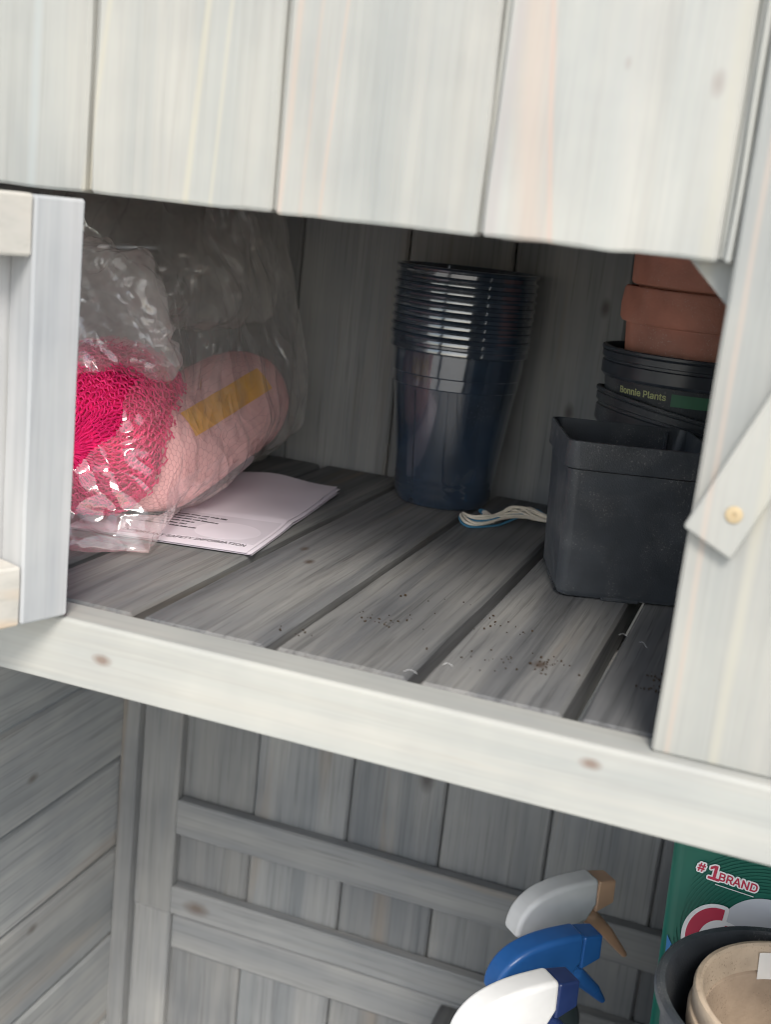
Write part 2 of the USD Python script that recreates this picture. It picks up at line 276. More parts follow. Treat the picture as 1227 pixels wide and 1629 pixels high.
# front rail under the opening
rl = hull(*[((x, y, z), .0030) for x in (-.757, .30) for y in (-.0276, -.0058) for z in (.8972,)], *[((x, y, .8600), .0012) for x in (-.757, .30) for y in (-.0294, -.0040)])
rl = tm(rl).subdivide_to_size(.03)
obj('front_rail', rl, 'wood_rail', cab, smooth=40)
# slatted shelf
sh = group('shelf')
rights = [-.6275, -.5385, -.4495, -.3603, -.2711, -.1823, -.0922, -.0010, .0900, .180, .27]
lefts = [-.6500, -.6200, -.5310, -.4420, -.3530, -.2640, -.1742, -.0825, .0075, .0985, .1885]
for i, (a, b) in enumerate(zip(lefts, rights)):
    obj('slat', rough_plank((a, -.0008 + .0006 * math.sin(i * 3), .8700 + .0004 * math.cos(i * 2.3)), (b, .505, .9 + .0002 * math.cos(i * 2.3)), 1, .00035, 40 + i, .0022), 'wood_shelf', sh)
for y0, y1, za, zb in ((.215, .255, .835, .8690), (.455, .50, .835, .8690)):
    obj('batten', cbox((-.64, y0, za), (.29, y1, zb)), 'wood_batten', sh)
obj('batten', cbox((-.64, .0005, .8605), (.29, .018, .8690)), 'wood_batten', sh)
# back wall
bw = group('back_wall')
xs = [-.716, -.604, -.492, -.3800, -.2755, -.1635, -.0520, .060, .172, .284]
for i in range(len(xs) - 1):
    dy = .0012 * math.sin(i * 2.1)
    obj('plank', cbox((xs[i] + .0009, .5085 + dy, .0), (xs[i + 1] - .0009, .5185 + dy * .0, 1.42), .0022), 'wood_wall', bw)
obj('backing', cbox((-.716, .5190, .0), (.30, .527, 1.42), .0005), 'wood_wall', bw)
# left wall of horizontal boards, corner post and rails of the lower compartment
lw = group('left_wall')
for i in range(13):
    z1 = .190 + .113 * i; dx = .0010 * math.sin(i * 1.7)
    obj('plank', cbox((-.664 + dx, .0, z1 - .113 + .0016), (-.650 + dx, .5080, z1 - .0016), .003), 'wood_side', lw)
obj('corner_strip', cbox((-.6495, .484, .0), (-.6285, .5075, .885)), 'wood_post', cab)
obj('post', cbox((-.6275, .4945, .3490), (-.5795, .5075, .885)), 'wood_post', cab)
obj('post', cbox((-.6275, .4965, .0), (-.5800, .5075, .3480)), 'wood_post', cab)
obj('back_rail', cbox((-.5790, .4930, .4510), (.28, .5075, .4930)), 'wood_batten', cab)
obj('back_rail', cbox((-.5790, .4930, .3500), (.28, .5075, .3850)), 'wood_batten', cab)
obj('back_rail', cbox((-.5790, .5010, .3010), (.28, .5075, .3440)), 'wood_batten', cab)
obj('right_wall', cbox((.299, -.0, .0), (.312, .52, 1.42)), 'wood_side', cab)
obj('top_board', cbox((-.76, -.03, 1.422), (.33, .53, 1.44)), 'wood_shelf', cab)
obj('lower_floor', cbox((-.65, .0, .14), (.298, .507, .16)), 'wood_shelf', cab)
obj('low_shelf', cbox((-.25, .03, .325), (.297, .500, .34)), 'wood_shelf', cab)
obj('riser', cbox((-.028, .045, .3415), (.25, .33, .50)), 'wood_shelf', cab)
for x in (-.757, .27):
    for y in (-.0300, .485):
        obj('leg', cbox((x, y, .0), (x + .03, y + .027, .857 if y < 0 else 1.42)), 'wood_post', cab)
# the door, swung open at the left
A = math.atan2(-.938, -.347)
dd, dn = np.array([-.3472, -.9378, 0]), np.array([.9378, -.3472, 0])
Hh = np.array([-.3857, -.0303, 0.0])
door = thing('door', None, None, tuple(Hh), math.degrees(A), parent=cab)     # local x along the door, local +y = inner face's normal
obj('stile', rough_plank((0, -.022, .9022), (.0318, 0, 1.1420), 2, .0003, 61, .0014), 'wood_door', door)
obj('stile', rough_plank((.30, -.022, .9022), (.332, 0, 1.1420), 2, .0003, 62, .0014), 'wood_door', door)
obj('rail', rough_plank((.0322, -.022, 1.1097), (.2996, -.0006, 1.1425), 0, .0003, 63, .0014), 'wood_door_rail', door)
obj('rail', rough_plank((.0322, -.022, .9018), (.2996, -.0006, .9372), 0, .0003, 64, .0014), 'wood_door_rail', door)
for i in range(4):
    obj('panel_board', cbox((.001 + .0825 * i, -.0335, .903), (.0825 * (i + 1) - .001, -.0224, 1.141)), 'wood_door', door)

# ------------------------------------------------------------------ stack of nursery pots
CX, CY = -.3000, .4425
def nursery_pot(name, label, z, first):
    t = thing(name, label, 'nursery pot', (CX, CY, z), group='nested round nursery pots')
    R0, R1, Hh_ = .0435, .0612, .1545
    def rr(q): return R0 + (R1 - R0) * q / Hh_
    o = [(0, .004), (.034, .004), (.036, .0006), (R0 - .0028, .0006), (R0, .004)]
    zz = .008
    for k in range(3): o += [(rr(zz), zz), (rr(zz) + .0007, zz + .0022), (rr(zz + .005), zz + .005)]; zz += .0075
    o += [(rr(zz + .004), zz + .004), (rr(.108), .108), (rr(.1085) + .0010, .1090), (rr(.110) + .0012, .1185), (rr(.119) + .0012, .1196), (rr(.1385), .1385)]
    inner = [(r - .0009, q + .0004) for r, q in o[::-1] if q > .0065] + [(R0 - .003, .0058), (0, .0058)]
    obj('body', lathe(o + inner, 72), 'black_gloss', t, smooth=35)
    rim = [(rr(.139), .1390), (rr(.139) + .0022, .1394), (rr(.14) + .0030, .1404), (rr(.142) + .0026, .1440), (rr(.145) + .0016, .1449), (rr(.1455) + .0016, .1503), (rr(.151) + .0028, .1512), (rr(.1515) + .0034, .1526), (rr(.152) + .0028, .1542), (rr(.1535), .1546), (rr(.1535) - .0006, .1538), (rr(.139) - .0006, .1392)]
    obj('rim', lathe(rim, 72), 'black_gloss', t, smooth=35)
    if first:
        a = math.radians(-112)
        hole = lathe([(.0011, 0), (.0024, 0), (.0026, .0006), (.0024, .0012), (.0011, .0012)], 20)
        n_ = np.array([math.cos(a), math.sin(a), 0]); tt = np.array([-n_[1], n_[0], 0])
        obj('drain_hole', xf(hole, np.stack([tt, [0, 0, 1], n_], 1), n_ * (.0432) + np.array([0, 0, .0045])), 'black_rim', t, smooth=35)
        seam = [n_ * (rr(q) + .0003) + np.array([0, 0, q]) + tt * .0004 for q in np.linspace(.012, .106, 14)]
        obj('mould_seam', tube(seam, .00045, 6), 'black_rim', t, smooth=True)
nth = ['', 'second rim from the bottom', 'third rim from the bottom', 'fourth rim from the bottom', 'middle rim of nine', 'fourth rim from the top', 'third rim from the top', 'second rim from the top', 'topmost rim']
for i in range(9):
    lab = 'glossy black nursery pot standing on the shelf, lowest of the tall nested stack' if i == 0 else f'glossy black nursery pot in the tall nested stack, {nth[i]}'
    nursery_pot('nursery_pot', lab, .9006 + .0073 * i, i == 0)

# ------------------------------------------------------------------ square black pot
def rsq(h, r, z, n=6):
    out = []
    for cx, cy, a0 in ((1, 1, 0), (-1, 1, 90), (-1, -1, 180), (1, -1, 270)):
        for a in np.linspace(a0, a0 + 90, n + 1):
            out.append((cx * (h - r) + r * math.cos(math.radians(a)), cy * (h - r) + r * math.sin(math.radians(a)), z))
    return out
def loft(rings, close=True):
    n = len(rings[0]); v = np.array(rings).reshape(-1, 3); f = []
    for k in range(len(rings) - (0 if close else 1)):
        k2 = (k + 1) % len(rings)
        for i in range(n):
            j = (i + 1) % n; f += [[k * n + i, k * n + j, k2 * n + j], [k * n + i, k2 * n + j, k2 * n + i]]
    m = trimesh.Trimesh(v, f, process=False); m.fix_normals(); return m
sp = thing('square_pot', 'empty square black plastic plant pot with folded rim, standing at the shelf front', 'plant pot', (-.1127, .2712, .9004), 19)
UsdGeom.Xformable(sp).AddScaleOp().Set(Gf.Vec3f(1.16, 1.16, 1.0))
def hw(z): return .0398 + (.0438 - .0398) * z / .095
body = [rsq(.032, .006, .0012), rsq(.0360, .006, .0004), rsq(.0384, .006, .0018), rsq(hw(.006), .0068, .006), rsq(hw(.05), .0068, .05), rsq(hw(.094), .0066, .094),
        rsq(hw(.094) - .0012, .008, .0945), rsq(hw(.05) - .0012, .008, .05), rsq(hw(.006) - .0012, .008, .006), rsq(.0360, .006, .0034)]
ms = loft(body, close=False)
def cap(ring, flip=False):
    v = np.array(ring); c = v.mean(0); n = len(v); return trimesh.Trimesh(np.vstack([v, c]), [[i, (i + 1) % n, n][::(-1 if flip else 1)] for i in range(n)], process=False)
obj('body', cat(ms, cap(body[0], True), cap(body[-1])), 'black_matte', sp, smooth=40)
rim = [rsq(hw(.0945) - .0008, .0085, .0945), rsq(hw(.0945) + .0018, .0095, .0950), rsq(hw(.096) + .0026, .0098, .0962), rsq(.0462, .0070, .1135), rsq(.0458, .0068, .1146), rsq(.0448, .0062, .1148), rsq(.0444, .0060, .1140), rsq(hw(.096) - .0004, .0082, .0958)]
obj('rim', loft(rim), 'black_matte', sp, smooth=40)
for a in range(4):
    ca, sa = math.cos(a * math.pi / 2), math.sin(a * math.pi / 2)
    obj('foot', xf(cbox((-.012, -.0392, -.0002), (.012, -.0335, .0035), .001), [[ca, -sa, 0], [sa, ca, 0], [0, 0, 1]]), 'black_matte', sp)
obj('inner_rib', cbox((.030, .0405, .080), (.0325, .0436, .1120), .0006), 'black_matte', sp)
tape = cbox((-.0431, .0250, .030), (-.0412, .0345, .0385), .0003)
# ------------------------------------------------------------------ labelled tub, the crooked tub below it, terracotta pots
TX, TY = -.0985, .432
def tub(t, warp=None, scale=1.0, hi=.142):
    o = [(0, .003), (.046, .003), (.047, .0005), (.0495, .0005), (.0510, .003), (.0655, hi - .026), (.0655, hi - .0255)]
    inn = [(.0640, hi - .0255), (.0495, .0055), (0, .0055)]
    b = lathe(o + inn, 96)
    rm = [(.0640, hi - .0255), (.0668, hi - .0250), (.0690, hi - .0225), (.0690, hi - .0130), (.0678, hi - .0120), (.0678, hi - .0100), (.0698, hi - .0092), (.0698, hi - .0045), (.0688, hi - .0036), (.0708, hi - .0026), (.0708, hi - .0006), (.0700, hi), (.0672, hi), (.0668, hi - .003)]
    r = lathe(rm, 96)
    for m in (b, r):
        if warp is not None:
            v = np.array(m.vertices); k = np.clip(v[:, 2] / hi, 0, 1) ** 2; v[:, 2] -= warp * k * (v[:, 0] + .5 * v[:, 1]); m.vertices = v
    return b, r
low = thing('plant_tub', 'dull black plastic tub with crooked sloping rim, lowest under the terracotta pots', 'plant pot', (TX, TY, .9004))
b, r = tub(low, .17, hi=.118); obj('body', b, 'black_matte', low, smooth=35); obj('rim', r, 'black_matte', low, smooth=35)
top = thing('plant_tub', 'black plastic tub with lettered print and green strip, under the terracotta pots', 'plant pot', (TX, TY, .9230))
b, r = tub(top, None, hi=.1435); obj('body', b, 'black_matte', top, smooth=35); obj('rim', r, 'black_rim', top, smooth=35)
def wrap(m, ang0, z0, slope=(.0655 - .051) / .114, off=.0004):
    """lay a flat mesh (x, y, depth) round the tub's wall, x starting at the angle ang0"""
    v = np.array(m.subdivide_to_size(.004).vertices) if len(m.faces) < 20000 else np.array(m.vertices); f = m.subdivide_to_size(.004).faces
    z = z0 + v[:, 1]; rad = .0510 + slope * (z - .003); a = ang0 + v[:, 0] / .062; rr = rad + off + v[:, 2]
    return trimesh.Trimesh(np.stack([rr * np.cos(a), rr * np.sin(a), z], 1), f, process=False)
txt = meshkit.text_mesh('Bonnie Plants', .0052, .0003, bold=True)
txt.vertices[:, 0] *= .92
w0 = txt.bounds[1, 0]
obj('lettering', wrap(txt, math.radians(-133.0), .1085), 'label_cream', top)
obj('green_strip', wrap(plate(sbox(0, 0, .062, .0100), .0003), math.radians(-90.5), .1045), 'label_green', top)
tp = lambda z: [(0, .004), (.040, .004), (.042, .0005), (.046, .0005), (.0475, .003), (.0555, .100), (.0560, .1005), (.0592, .1010), (.0612, .1040), (.0618, .1140), (.0606, .1270), (.0592, .1295), (.0568, .1298), (.0560, .1285), (.0545, .100), (.0440, .008), (0, .008)]
t1 = thing('terracotta_pot', 'terracotta pot with rounded rim seated in the black labelled tub', 'plant pot', (TX + .002, TY - .004, .9872))
obj('pot', lathe(tp(0), 96), 'terracotta', t1, smooth=35)
tp2 = [(0, .004), (.036, .004), (.038, .0005), (.041, .0005), (.0425, .003), (.0520, .095), (.0535, .0955), (.0565, .0965), (.0580, .0985), (.0588, .120), (.0580, .1220), (.0560, .1222), (.0552, .1205), (.0510, .095), (.0400, .008), (0, .008)]
t2 = thing('terracotta_pot', 'terracotta pot nested in the one below, topmost of the right-hand stack', 'plant pot', (TX + .004, TY - .003, 1.0224))
obj('pot', lathe(tp2, 96), 'terracotta', t2, smooth=35)

# ------------------------------------------------------------------ leaflet
lf = thing('safety_leaflet', 'folded white printed safety leaflet lying half under the plastic bag', 'leaflet')
L0 = np.array([-.3567, .1560]); lu = np.array([-.9829, -.184]); lv = np.array([-.105, .9945])   # along the front edge to the left, along the right edge to the back
def sheet(u0, u1, v0, v1, base, n=(26, 40), hfun=None):
    us, vs = np.linspace(u0, u1, n[0]), np.linspace(v0, v1, n[1]); U, V = np.meshgrid(us, vs)
    z = base + hfun(U, V); P = L0 + U[..., None] * lu + V[..., None] * lv
    v = np.dstack([P, z]).reshape(-1, 3); f = []
    for j in range(n[1] - 1):
        for i in range(n[0] - 1):
            a = j * n[0] + i; f += [[a, a + 1, a + n[0] + 1], [a, a + n[0] + 1, a + n[0]]]
    return trimesh.Trimesh(v, f, process=False)
def lift(U, V):
    crease = np.exp(-np.abs(V - .098) / .022)
    return .0034 * crease * (1 - .8 * U / .14) + .007 * np.clip((V - .10) / .138, 0, 1) * (.55 + .60 * np.exp(-((U - .062) / .030) ** 2)) + .0006 * np.sin(V * 70) * np.sin(U * 60)
def solid(m, t=.00025):
    n = len(m.vertices); v = np.vstack([m.vertices, m.vertices - [0, 0, t]]); e = m.edges_sorted; u, c = np.unique(e, axis=0, return_counts=True); f = m.faces
    bd_ = set(map(tuple, u[c == 1])); side_ = [[[a, b + n, b], [a, a + n, b + n]] for a, b in m.edges if tuple(sorted((a, b))) in bd_]
    return trimesh.Trimesh(v, np.vstack([f, f[:, ::-1] + n, np.array(side_).reshape(-1, 3)]), process=False)
for k in range(4):
    s_ = sheet(.0012 * k * (k % 2), .142, .0008 * (3 - k) - .001 * (k == 1), .238 - .002 * (3 - k), .9012 + .00062 * k, hfun=lambda U, V, k=k: lift(U, V) * (.55 + .15 * k))
    obj('page', solid(s_), 'paper', lf, smooth=True)
ztop = lambda U, V: .9012 + .00062 * 3 + lift(U, V)
def on_sheet(m, off):
    v = np.array(m.vertices); P = L0 + v[:, 0:1] * lu + v[:, 1:2] * lv
    return trimesh.Trimesh(np.column_stack([P, ztop(v[:, 0], v[:, 1]) + off + v[:, 2]]), m.faces, process=False)
tx = meshkit.text_mesh('IMPORTANT SAFETY INFORMATION', .0056, .00005, bold=True); tx.vertices[:, 0] *= .70
tx = tx.subdivide_to_size(.004)
tx.vertices[:, 0] = tx.vertices[:, 0].max() - tx.vertices[:, 0]; tx.invert()         # u runs to the left
tx.vertices += [.0100, .0135, 0]
obj('lettering', on_sheet(tx, .00012), 'ink', lf)
el = plate(affinity.scale(Point(0, 0).buffer(1, 48), .0250, .0250), .00005).subdivide_to_size(.004); el.vertices += [.036, .0490, 0]
ring = plate(affinity.scale(Point(0, 0).buffer(1, 48), .0550, .0500).intersection(sbox(-.024, -.03, .055, .055)), .00005)
obj('pale_disc', on_sheet(el, .00012), 'paper', lf)
sq = plate(sbox(.006, .0215, .13, .088), .00005).subdivide_to_size(.006); obj('tinted_panel', on_sheet(sq, .00006), 'paper_grey', lf)
rw = random.Random(3); words = []
for row, (a, b) in enumerate(((.060, .105), (.0705, .105), (.0670, .105), (.0500, .105), (.0620, .105), (.0480, .105))):
    u = a; vv = .0435 + .0068 * row
    while u < b:
        w = rw.uniform(.004, .010)
        k = 0
        while k < w: words.append(sbox(u + k, vv, u + k + rw.uniform(.0006, .0012), vv + rw.uniform(.0016, .0027))); k += .0015
        u += w + .0016
obj('print_lines', on_sheet(plate(unary_union([q.buffer(.00025) for q in words]), .00004).subdivide_to_size(.006), .00022), 'ink', lf)

# ------------------------------------------------------------------ twine
tw = thing('twine_bundle', 'bundle of cream and blue twine lying on the shelf beside the square pot', 'twine')
main = np.array([(-.2610, .3760, .9065), (-.2480, .3640, .9050), (-.2360, .3720, .9065), (-.2240, .3900, .9105), (-.2120, .4020, .9125), (-.2010, .4090, .9105), (-.1880, .4120, .9080)])
tail = np.array([(-.2340, .3800, .9055), (-.2430, .3960, .9060), (-.2520, .4080, .9050)])
def spline(P, n):
    from scipy.interpolate import CubicSpline
    return CubicSpline(np.linspace(0, 1, len(P)), P)(np.linspace(0, 1, n))
for i in range(16):
    n = 60; P = spline(main, n); t = np.linspace(0, 1, n); a = 2 * math.pi * i / 16; rad = (.0022 + .0026 * (i % 3 == 0) + .0014 * (i % 2)) * (.35 + 1.0 * np.sin(np.clip(t * 1.02, 0, 1) * math.pi) ** .5) + .0022 * t * (i % 4 == 1)
    w = a + 3.2 * t + .4 * np.sin(9 * t + i)
    P = P + np.stack([.5 * rad * np.cos(w), rad * np.cos(w), .75 * rad * np.sin(w)], 1); P[:, 2] = np.maximum(P[:, 2], .9018)
    obj('strand', tube(P, .00105, 6), 'rope_blue' if i in (4, 9, 12) else 'rope_cream', tw, smooth=True, label='blue strand' if i in (4, 9, 12) else None)
for i in range(7):
    n = 24; P = spline(tail, n); t = np.linspace(0, 1, n); a = 2 * math.pi * i / 7; P = P + np.stack([.0022 * np.cos(a + 2 * t), .0016 * np.sin(a) * np.ones(n), .0016 * np.sin(a + 2 * t)], 1); P[:, 2] = np.maximum(P[:, 2], .9016)
    k = int(n * .72)
    obj('strand', tube(P[:k + 1], .00095, 6), 'rope_cream', tw, smooth=True)
    obj('strand', tube(P[k:], .00095, 6), 'rope_blue', tw, smooth=True, label='blue strand')

# ------------------------------------------------------------------ contents of the bag: hot pink net bundle and pale pink net roll
def frame(axis):
    w = np.array(axis, float); w /= np.linalg.norm(w); u = np.cross([0, 0, 1.0], w); u /= np.linalg.norm(u); return np.stack([u, np.cross(w, u), w], 1)
class Body:                                                     # a superelliptic lathe about an axis
    def __init__(s, c, axis, half, R, e=3.2, lump=.003, seed=0): s.c, s.F, s.h, s.R, s.e, s.l, s.seed = np.array(c), frame(axis), half, R, e, lump, seed
    def at(s, t, a, off=0.0):
        t = np.asarray(t, float); a = np.asarray(a, float)
        ang = np.clip(t, -1, 1) * math.pi / 2
        z = np.sign(np.sin(ang)) * np.abs(np.sin(ang)) ** (2 / s.e); r = np.abs(np.cos(ang)) ** (2 / s.e)
        d = np.stack([s.R * r * np.cos(a), s.R * r * np.sin(a), s.h * z], -1)
        nn = np.stack([np.cos(a) * r ** (s.e - 1) / s.R, np.sin(a) * r ** (s.e - 1) / s.R, np.sign(z) * np.abs(z) ** (s.e - 1) / s.h], -1); nn /= np.linalg.norm(nn, axis=-1, keepdims=True) + 1e-12
        d = d + nn * ((meshkit.fbm(d * 22 + 5, 3, s.seed) - .5) * 2 * s.l + off)[..., None]
        return d @ s.F.T + s.c
    def mesh(s, t0=-1, t1=1, a0=0, a1=2 * math.pi, n=(60, 90), off=0.0):
        T, A = np.meshgrid(np.linspace(t0, t1, n[0]), np.linspace(a0, a1, n[1]), indexing='ij'); v = s.at(T, A, np.full(T.shape, off)).reshape(-1, 3); f = []
        for i in range(n[0] - 1):
            for j in range(n[1] - 1): q = i * n[1] + j; f += [[q, q + 1, q + n[1] + 1], [q, q + n[1] + 1, q + n[1]]]
        m = trimesh.Trimesh(v, f, process=False)
        return m
    def net(s, cell, r, off, wob=0.0, seed=0, lim=.97):
        """hexagonal netting on the surface: three-sided wires along the cell edges"""
        g_ = np.random.default_rng(seed); na = max(8, round(2 * math.pi * s.R / (cell * 1.73))); nt = int(2 * s.h * 1.12 / (cell * 1.5))
        N_ = np.zeros((nt + 1, 2 * na + 1, 2))
        for i in range(nt + 1):
            j = np.arange(2 * na + 1); N_[i, :, 0] = ((i + np.where((j + i) % 2, .17, -.17)) / nt * 2 - 1) * lim; N_[i, :, 1] = math.pi * j / na
        jit = g_.uniform(-1, 1, N_.shape) * [.26 / nt, .09 * math.pi / na]; jit[:, -1] = jit[:, 0]; N_ += jit
        a, b = [N_[:, :-1].reshape(-1, 2)], [N_[:, 1:].reshape(-1, 2)]
        for i in range(nt):
            j = np.arange(2 * na)[(np.arange(2 * na) + i) % 2 == 1]; a.append(N_[i, j]); b.append(N_[i + 1, j])
        a, b = np.concatenate(a), np.concatenate(b); t = np.linspace(0, 1, 3)[None, :, None]; Q = a[:, None] * (1 - t) + b[:, None] * t
        hh = off + wob * g_.standard_normal((len(a), 1)) + np.zeros((1, 3))
        P = s.at(Q[..., 0], Q[..., 1], hh); N = s.at(Q[..., 0], Q[..., 1], hh + .01) - P; N /= np.linalg.norm(N, axis=-1, keepdims=True)
        D = P[:, 2:] - P[:, :1]; D /= np.linalg.norm(D, axis=-1, keepdims=True) + 1e-12; S = np.cross(np.broadcast_to(D, N.shape), N)
        V = np.stack([P + S * r, P - S * r, P + N * r * 1.3], 2).reshape(-1, 3)
        f0 = np.array([[3 * k + e, 3 * k + (e + 1) % 3, 3 * k + 3 + (e + 1) % 3] for k in range(2) for e in range(3)] + [[3 * k + e, 3 * k + 3 + (e + 1) % 3, 3 * k + 3 + e] for k in range(2) for e in range(3)])
        return trimesh.Trimesh(V, (f0[None] + 9 * np.arange(len(a))[:, None, None]).reshape(-1, 3), process=False)
roll = thing('net_roll', 'pale pink netted roll with a yellow label strip inside the clear plastic bag', 'net roll')
B1 = Body((-.478, .292, .9615), (-.06, .98, .14), .122, .0475, 4.4, .004, 1)
obj('cloth', B1.mesh(), 'core_pale', roll, smooth=True)
obj('netting', B1.net(.0042, .00015, .0003, .0001, 3), 'net_pale', roll)
obj('label_strip', B1.mesh(-.34, .13, math.radians(124), math.radians(150), (40, 20), .0014), 'band_yellow', roll, smooth=True)
hot = thing('net_bundle', 'hot pink knitted net bundle showing through the torn left side of the plastic bag', 'net bundle')
B2 = Body((-.512, .192, .9690), (-.30, 1.0, .05), .084, .0620, 2.6, .006, 2)
obj('core', B2.mesh(), 'core_pink', hot, smooth=True)
for k in range(3): obj('netting', B2.net(.0046 - .0003 * k, .00070, .0008 + .0011 * k, .0009, 10 + k), 'net_pink', hot)

# ------------------------------------------------------------------ the clear plastic bag
def bag_shell(spheres, seed, creases, amp=1.0, edge=.0023):
    m = (hull(*spheres) if isinstance(spheres[0][1], float) else m3.Manifold.batch_boolean([hull(*q) for q in spheres], m3.OpType.Add)).refine_to_length(edge); t = tm(m); t.merge_vertices()
    trimesh.smoothing.filter_taubin(t, iterations=14)
    v0 = np.array(t.vertices); n = np.array(t.vertex_normals); g_ = np.random.default_rng(seed)
    v = v0 + (np.stack([meshkit.noise(v0 * 16 + 9 * k, seed + k) for k in range(3)], 1) - .5) * .018          # bends the creases a little
    h = .012 * (meshkit.fbm(v0 * 11, 3, seed + 4) - .5)
    for cnt, lo, hi, w0, w1, a, flow, spread in creases:
        ci = g_.integers(0, len(v), cnt)
        for c in ci:
            d = np.array(flow, float) + g_.standard_normal(3) * spread; d -= n[c] * (d @ n[c]); d /= np.linalg.norm(d) + 1e-9; b = np.cross(n[c], d)
            r = v - v[c]; al, ac, dp = r @ d, r @ b, r @ n[c]; L = g_.uniform(lo, hi); w = g_.uniform(w0, w1); k = g_.choice([1, 1, -1]) * a * w * g_.uniform(.4, 1.0)
            ok = (np.abs(al) < L) & (np.abs(ac) < w * 2.2) & (np.abs(dp) < .03)
            q = ac[ok] / w; u = al[ok] / L
            h[ok] += k * (np.maximum(0, 1 - np.abs(q)) - .35 * np.maximum(0, 1 - np.abs(q - 1.1))) * (1 - u * u) ** .7
    v = v0 + n * (h * amp)[:, None]; v[:, 2] = np.maximum(v[:, 2], .9022 + .002 * meshkit.noise(v * 40, 5))
    v[:, 1] = np.minimum(v[:, 1], .506); v[:, 0] = np.maximum(v[:, 0], -.648)
    return trimesh.Trimesh(v, t.faces, process=False)
bag = thing('plastic_bag', 'crumpled clear plastic bag holding pink nets at the left end of the shelf', 'plastic bag')
front_part = [((-.4165, .1100, .9045), .0022), ((-.462, .082, .9045), .0022), ((-.436, .150, .930), .014), ((-.447, .180, .965), .020), ((-.462, .190, 1.000), .024), ((-.478, .180, 1.040), .028), ((-.498, .190, 1.078), .03), ((-.545, .190, 1.085), .03), ((-.575, .13, 1.03), .03), ((-.575, .10, .915), .012), ((-.452, .225, .935), .016), ((-.56, .24, .96), .03), ((-.50, .115, .99), .02)]
rear_part = [((-.470, .190, .9470), .0495), ((-.4775, .292, .9625), .0510), ((-.4850, .385, .9765), .0520), ((-.466, .425, 1.005), .022), ((-.462, .43, .955), .018), ((-.486, .425, 1.015), .028), ((-.490, .430, .965), .025), ((-.495, .435, .925), .018), ((-.520, .425, 1.11), .03), ((-.515, .40, 1.20), .03), ((-.610, .43, 1.02), .03), ((-.600, .30, 1.14), .03), ((-.560, .22, 1.13), .03), ((-.56, .25, 1.22), .03), ((-.470, .31, .935), .02), ((-.490, .24, 1.04), .02), ((-.59, .28, .93), .02), ((-.60, .43, .93), .02), ((-.520, .455, .915), .012)]
front = bag_shell([front_part, rear_part], 3, [(60, .06, .16, .010, .024, .20, (-.3, -.15, 1), .4), (70, .04, .10, .006, .014, .22, (1, .3, .25), .45), (70, .02, .05, .0045, .009, .22, (0, 0, 0), 1.0), (30, .08, .18, .006, .012, .26, (-.45, -.30, 1), .2)])
inner = bag_shell([((-.470, .205, 1.030), .016), ((-.492, .195, 1.082), .020), ((-.545, .200, 1.090), .022), ((-.572, .140, 1.035), .022), ((-.500, .145, 1.030), .012), ((-.56, .15, 1.03), .02)], 33,
    [(70, .03, .09, .005, .014, .40, (.6, .1, 1), .7), (140, .012, .04, .0035, .007, .38, (0, 0, 0), 1.0)], 1.0, .0026)
cen = front.triangles_center; nrm = front.face_normals
# the torn mouth on the left: the film is missing there and the net shows bare
mouth = Polygon([(-.60, 1.0225), (-.4540, 1.0205), (-.4550, .980), (-.4720, .9520), (-.4930, .915), (-.52, .895), (-.60, .88)])
import shapely
hole = shapely.contains_xy(mouth, cen[:, 0] + .0016 * np.sin(cen[:, 2] * 170), cen[:, 2] + .002 * np.sin(cen[:, 0] * 190)) & (cen[:, 1] < .21) & (nrm[:, 1] < .4)
front.update_faces(~hole); front.remove_unreferenced_vertices()
obj('film', front, 'film', bag, smooth=True); obj('inner_fold', inner, 'film_soft', bag, smooth=True)
rear2 = bag_shell([((-.500, .415, 1.065), .026), ((-.540, .41, 1.10), .028), ((-.535, .39, 1.18), .028), ((-.600, .42, 1.06), .028), ((-.590, .31, 1.13), .028), ((-.565, .25, 1.12), .026), ((-.500, .31, 1.060), .02), ((-.505, .26, 1.07), .02), ((-.59, .30, 1.05), .02)], 22, [(60, .06, .20, .006, .018, .38, (-.45, -.30, 1), .25), (80, .015, .05, .004, .008, .34, (0, 0, 0), 1.0)], .95, .0034)
obj('inner_fold', rear2, 'film', bag, smooth=True)

